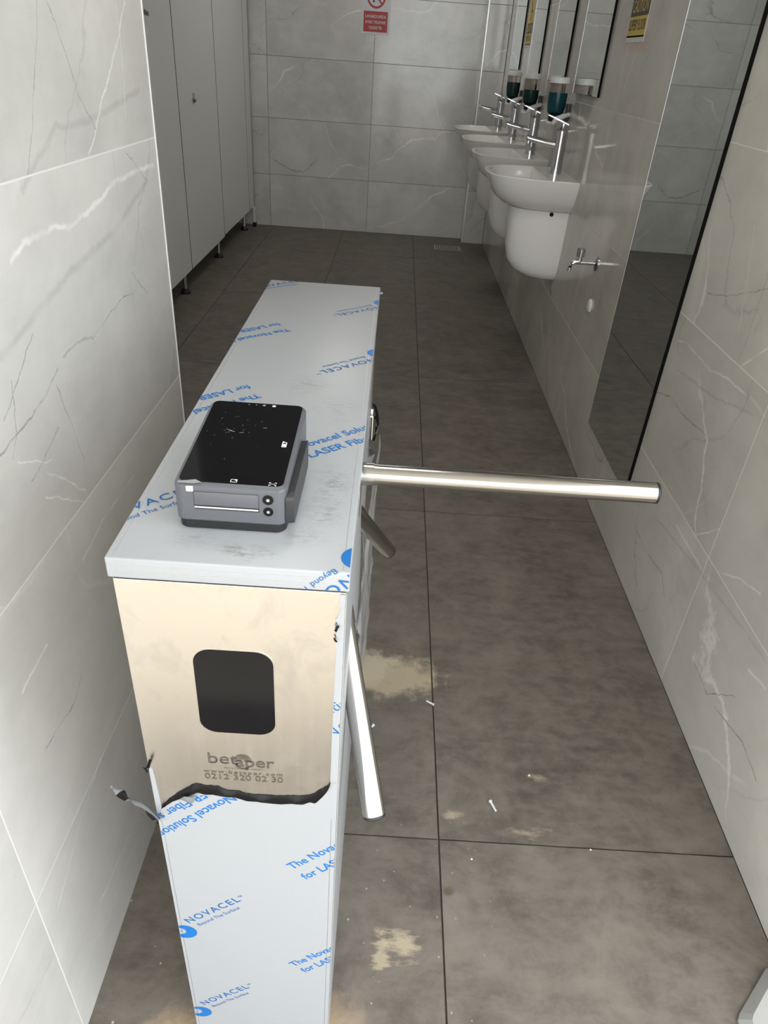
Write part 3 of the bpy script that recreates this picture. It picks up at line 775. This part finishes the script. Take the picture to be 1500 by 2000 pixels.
ord_ = ['nearest to the entrance, beside the wall tap', 'second from the entrance', 'third from the entrance', 'farthest, next to the tiled corner pier']
for i, y in enumerate((3.425, 4.17, 4.935, 5.70)):
    o = proto if i == 0 else copy_tree(proto)
    o.location = (RX - .0005, y, 0)
    tag(o, 'white ceramic wall washbasin with chrome faucet, ' + ord_[i], 'washbasin', 'washbasins along the right wall')

# ------------------------------------------------------------------ mirrors
def mirror(name, y0, y1, z0, z1, label, group=None):
    e = empty(name, (RX, (y0 + y1) / 2, z0), label, 'mirror', group)
    hw, h = (y1 - y0) / 2, z1 - z0
    obj('backing', bx((-.006, -hw, 0), (-.0005, hw, h)), M['black'], e)
    obj('mirror_glass', bx((-.0085, -hw + .001, .001), (-.0062, hw - .001, h - .001)), M['mirror'], e)
    obj('edge_strip', bx((-.0088, hw - .001, 0), (-.0005, hw + .002, h)), M['alu'], e)  # pale strip stands in for the glint along the far bevel
    obj('edge_strip', bx((-.0088, -hw - .003, 0), (-.0005, -hw + .0009, h)), M['black'], e)
    return e
mirror('tall_wall_mirror', 1.832, 2.327, .226, 2.05, 'tall frameless mirror on the right wall near the entrance', None)
for i, (a, b) in enumerate(((3.155, 3.62), (3.87, 4.31), (4.64, 5.06), (5.47, 5.93))):
    mirror('wall_mirror', a, b, (1.205, 1.235, 1.25, 1.265)[i], 2.0, 'frameless mirror above the washbasin ' + ['nearest to the entrance', 'second from the entrance', 'third from the entrance', 'farthest from the entrance'][i], 'mirrors above the washbasins')

# ------------------------------------------------------------------ soap dispensers
def dispenser(y, liq, lvl, label):
    e = empty('soap_dispenser', (RX, y, 1.1), label, 'soap dispenser', 'soap dispensers between the washbasins')
    cx = -.062
    def rg(r0, z): return [(cx + r0 * cos(2 * pi * k / 28), r0 * sin(2 * pi * k / 28), z) for k in range(28)]
    smooth(obj('cap', loft([rg(.041, .134), rg(.0455, .136), rg(.0465, .15), rg(.044, .157), rg(.036, .16)]), M['white_pl'], e), 35)
    smooth(obj('bottle', loft([rg(.03, .018), rg(.036, .022), rg(.041, .05), rg(.0425, .09), rg(.0425, .1345)]), M['smoke'], e), 35)
    smooth(obj('soap', loft([rg(.028, .0205), rg(.034, .024), rg(.0387, .051), rg(.040, lvl * .5 + .03), rg(.040, lvl)]), liq, e), 35)
    smooth(obj('pump', loft([rg(.022, -.012), rg(.028, -.008), rg(.03, .012), rg(.026, .0178)]), M['black_plastic'], e), 35)
    obj('bracket', bx((-.016, -.022, -.01), (-.0005, .022, .06), .004), M['dark_slab'], e)
    for s in (-1, 1):
        smooth(obj('bracket_arm', tube([(-.004, s * .03, .02), (-.03, s * .042, .012), (-.062, s * .047, -.002), (-.075, s * .046, -.02)], [.009, .011, .013, .007], 12), M['white_pl'], e), 50)
    obj('push_lever', bx((-.098, -.022, -.022), (-.05, .022, -.013), .003), M['white_pl'], e)
dispenser(3.665, M['teal'], .1, 'clear soap dispenser with bright teal soap, nearest of three')
dispenser(4.445, M['teal_d'], .085, 'clear soap dispenser with dark green soap, middle of three')
dispenser(5.19, M['teal_d'], .1, 'clear soap dispenser with teal soap, farthest of three')

# ------------------------------------------------------------------ wall tap and blanking cap
e = empty('wall_tap', (RX, 2.69, .697), 'small chrome bib tap on the right wall below the nearest washbasin', 'tap')
smooth(obj('escutcheon', loft([[(x, r * cos(2 * pi * k / 28), r * sin(2 * pi * k / 28)) for k in range(28)] for x, r in ((-.0005, .027), (-.004, .027), (-.009, .014))]), M['chrome'], e), 30)
smooth(obj('stem', cyl((-.005, 0, 0), (-.075, 0, 0), .008, 16), M['chrome'], e), 30)
smooth(obj('spout', tube([(-.066, 0, .002), (-.08, 0, .002), (-.09, 0, -.006), (-.096, 0, -.02), (-.098, 0, -.034)], [.009, .009, .0085, .008, .0075], 14), M['chrome'], e), 50)
smooth(obj('valve_neck', cyl((-.066, 0, 0), (-.066, 0, .03), .0085, 16), M['chrome'], e), 30)
smooth(obj('knob', loft([[(-.066 + r * cos(2 * pi * k / 20), r * sin(2 * pi * k / 20), z) for k in range(20)] for z, r in ((.018, .012), (.02, .0145), (.047, .0155), (.05, .013))]), M['chrome'], e), 30)
e = empty('blanking_cap', (RX, 2.654, .552), 'round white plastic blanking cap on the wall under the tap', 'cap')
smooth(obj('cap_rim', loft([[(x, r * cos(2 * pi * k / 28), r * sin(2 * pi * k / 28)) for k in range(28)] for x, r in ((-.0004, .024), (-.005, .024), (-.008, .02))]), M['white_pl'], e), 30)
smooth(obj('cap_face', cyl((-.0075, 0, 0), (-.0092, 0, 0), .015, 24), M['plug'], e), 30)

# ------------------------------------------------------------------ signs
def caution(y0, y1, z0, label, x=RX):
    W_ = abs(y1 - y0); e = empty('caution_sign', (x, (y0 + y1) / 2, z0), label, 'sign', 'yellow caution signs on the right wall')
    h = W_ * 1.5
    mp = lambda u, v: (-.0026, -u, v)       # text reads left to right when facing the wall
    obj('sheet', bx((-.0015, -W_ / 2, 0), (-.0003, W_ / 2, h)), M['sign_white'], e)
    def panel(name, u0, v0, u1, v1, m): obj(name, bx((-.0021, u0, v0), (-.0015, u1, v1)), M[m], e)
    q = W_ / 2 - .004
    panel('panel', -q, .014, q, h - .008, 'yellow')
    panel('rule', -q, .0145, q, .019, 'sign_black')
    obj('band', bx((-.0023, -q, .072), (-.0016, q, .125)), M['sign_black'], e)
    plain_text('lettering', 'CAUTION', (0, .083), W_ * .82, mp, M['yellow'], e, 1.0, 1.25, .01)
    plain_text('lettering', 'SLIPPERY FLOOR', (0, .034), W_ * .88, mp, M['sign_black'], e, .95, 1.6, .01)
    def poly(pts): 
        bm = bmesh.new(); bm.faces.new([bm.verts.new(mp(u, v)) for u, v in pts]); obj('pictogram', bm, M['sign_black'], e)
    c = h - .09
    for k, (a, b) in enumerate((((-.02, .14), (.005, .175)), ((.012, .14), (.035, .172)))):
        poly([(a[0], a[1]), (a[0] + .009, a[1]), (b[0] + .009, b[1]), (b[0], b[1])])
    poly([(-.02, .178), (.05, .178), (.045, .19), (-.01, .195)]); poly([(.0, .195), (.03, .19), (-.02, .24), (-.04, .235)])
    poly([(-.04 + .014 * cos(2 * pi * k / 14), .256 + .014 * sin(2 * pi * k / 14)) for k in range(14)])
caution(2.718, 2.93, 1.378, 'yellow and black caution sign between the tall mirror and washbasin mirrors')
caution(5.16, 5.37, 1.386, 'narrow-looking yellow caution sign between the two farthest washbasin mirrors')
e = empty('prohibition_sign', (-.237, BY, 1.42), 'white sign with red prohibition circle and red text box on back wall', 'sign')
obj('sheet', bx((-.107, -.0016, 0), (.107, -.0003, .335)), M['sign_white'], e)
mp = lambda u, v: (u, -.0024, v)
obj('text_box', bx((-.09, -.0021, .014), (.09, -.0015, .142)), M['red'], e)
for s, z, w_ in (('LAVABOLARDA', .101, .155), ('AYAK YIKAMAK', .066, .155), ('YASAKTIR', .031, .10)):
    plain_text('lettering', s, (0, z), w_, mp, M['sign_white'], e, 1.0, 1.25, .012)
bm = bmesh.new(); o_, i_ = [], []
for k in range(48):
    a = 2 * pi * k / 48
    o_.append(bm.verts.new((.072 * cos(a), -.0022, .238 + .08 * sin(a)))); i_.append(bm.verts.new((.058 * cos(a), -.0022, .238 + .066 * sin(a))))
bridge(bm, o_, i_); obj('red_ring', bm, M['red'], e)
bm = bmesh.new(); bm.faces.new([bm.verts.new((x, -.0027, z)) for x, z in ((-.052, .285), (-.043, .293), (.05, .189), (.041, .181))]); obj('red_slash', bm, M['red'], e)
bm = bmesh.new()
for pts in (((-.024, .195), (-.012, .195), (-.012, .285), (-.024, .285)), ((.0, .215), (.012, .236), (.03, .238), (.034, .222), (.02, .205)), ((-.012, .27), (.03, .27), (.03, .282), (-.012, .282)), ((.02, .235), (.032, .235), (.032, .272), (.02, .272))):
    bm.faces.new([bm.verts.new((x, -.0024, z)) for x, z in pts])
obj('pictogram', bm, M['sign_black'], e)

# ------------------------------------------------------------------ toilet cubicle fronts
SX = -1.195; TOP = 2.02
def cub(y0, y1, zb, label, cat='panel', name='cubicle_panel', leg=True, lock=False):
    e = empty(name, (SX, (y0 + y1) / 2, 0), label, cat, 'grey cubicle fronts along the left side'); hw = (y1 - y0) / 2 - .0072
    obj('board', bx((-.022, -hw, zb), (0, hw, TOP), .001), M['laminate'], e)
    obj('dark_seam_strip', bx((-.05, hw + .0002, zb), (-.0012, hw + .0142, TOP)), M['black'], e)  # black strip put in for the dark of the seam, hides a lit edge
    if leg:
        y = hw - .02
        obj('leg', cyl((-.045, y, .028), (-.045, y, zb + .04), .011, 14), M['alu'], e)
        obj('foot', loft([[(-.045 + r * cos(2 * pi * k / 18), y + r * sin(2 * pi * k / 18), z) for k in range(18)] for z, r in ((0, .03), (.012, .03), (.03, .016))]), M['black_plastic'], e)
    if lock:
        y = 4.637 - (y0 + y1) / 2
        k = smooth(obj('lock', loft([[(x, y + r * cos(2 * pi * k / 20), 1.02 + r * sin(2 * pi * k / 20)) for k in range(20)] for x, r in ((0, .026), (.006, .026), (.012, .018))]), M['chrome'], e), 30)
        obj('lock_slot', bx((.0115, y - .004, 1.0), (.0135, y + .004, 1.012)), M['hole'], k)
    return e
cub(1.26, 2.48, .14, 'grey laminate cubicle panel beside the near wall corner', leg=False)
cub(2.48, 3.40, .14, 'grey laminate cubicle panel second from the near wall corner')
p3 = cub(3.40, 4.325, .14, 'grey laminate cubicle panel with pencil scribble near its top')
cub(4.325, 5.24, .14, 'grey laminate cubicle door with a round chrome lock', 'door', 'cubicle_door', lock=True)
cub(5.24, 6.19, .15, 'grey laminate cubicle panel just beyond the locked door')
ef = cub(6.19, 6.40, .15, 'narrow grey laminate filler panel against the back wall', leg=False)
obj('floor_post', bx((.002, .03, .035), (.02, .05, .16)), M['white_pl'], ef)
obj('post_foot', bx((-.004, .022, 0), (.026, .058, .035), .004), M['black_plastic'], ef)
# scribble
pts = []
for k in range(60): t = k / 59; pts.append((.0006, -.035 + .12 * t, 1.395 + .016 * sin(t * 40) * (1 - .5 * t) - .012 * t))
bm = tube([p for p in pts], .0013, 5); obj('pencil_scribble', bm, M['dark_slab'], p3)

# ------------------------------------------------------------------ floor drain
e = empty('floor_drain', (.45, 6.02, 0), 'square steel floor drain grate in front of the back wall', 'drain')
obj('drain_frame', bx((-.11, -.08, .0003), (.11, .08, .0022), .0008), M['drain'], e)
obj('drain_well', bx((-.095, -.066, .0018), (.095, .066, .0026)), M['dark_slab'], e)
for k in range(9): obj('grate_bar', bx((-.09 + k * .0215, -.064, .0024), (-.078 + k * .0215, .064, .0048)), M['drain'], e)

# ------------------------------------------------------------------ small litter on the floor
def plug_thing(x0, y0, x1, y1, r, label):
    e = empty('wall_plug', (x0, y0, 0), label, 'wall plug'); d = Vector((x1 - x0, y1 - y0, 0)); z = Vector((0, 0, r * 1.35 + .0002))
    obj('sleeve', tube([z, z + d * .85], [r, r * .8], 10), M['plug'], e)
    obj('flange', tube([z - d * .02, z + d * .08], r * 1.35, 10), M['plug'], e)
plug_thing(.279, .906, .290, .879, .0026, 'white plastic wall plug lying on the open floor right of the arms')
plug_thing(.17, 1.157, .149, 1.169, .0024, 'white plastic wall plug beside the cream mortar patch')
plug_thing(.028, 1.085, .024, 1.078, .003, 'stubby white plastic plug next to the downward turnstile arm')
def crumb(x, y, r, label):
    bm = bmesh.new(); bmesh.ops.create_icosphere(bm, subdivisions=1, radius=r)
    for v in bm.verts: v.co *= rnd.uniform(.7, 1.2); v.co.z = v.co.z * .6
    zmin = min(v.co.z for v in bm.verts)
    o = obj('plaster_crumb', bm, M['plug'], None, (x, y, -zmin)); tag(o, label, 'crumb')
crumb(.469, .812, .0026, 'tiny white plaster crumb on the cross joint by the right wall')
crumb(.371, .976, .003, 'tiny white plaster crumb in the middle of the open floor')
crumb(.23, .778, .0022, 'tiny white plaster crumb near the crossing of floor joints')
# stone offcut in the near right corner
e = empty('stone_offcut', (.71, .515, 0), 'pale grey marble tile offcut in the near right floor corner', 'tile')
ol = [(-.062, .012), (-.055, .022), (.018, .092), (.04, .10), (.04, -.10), (-.03, -.10), (-.07, -.04)]
il = [(x * .82 + .004, y * .84 - .004) for x, y in ol]
bm = bmesh.new(); r0 = ring(bm, [(x, y, 0) for x, y in ol]); r1 = ring(bm, [(x, y, .006) for x, y in ol]); r2 = ring(bm, [(x, y, .022) for x, y in il])
bridge(bm, r0, r1); bridge(bm, r1, r2); bm.faces.new(r0[::-1]); bm.faces.new(r2)
obj('slab', bm, M['marble_chip'], e)
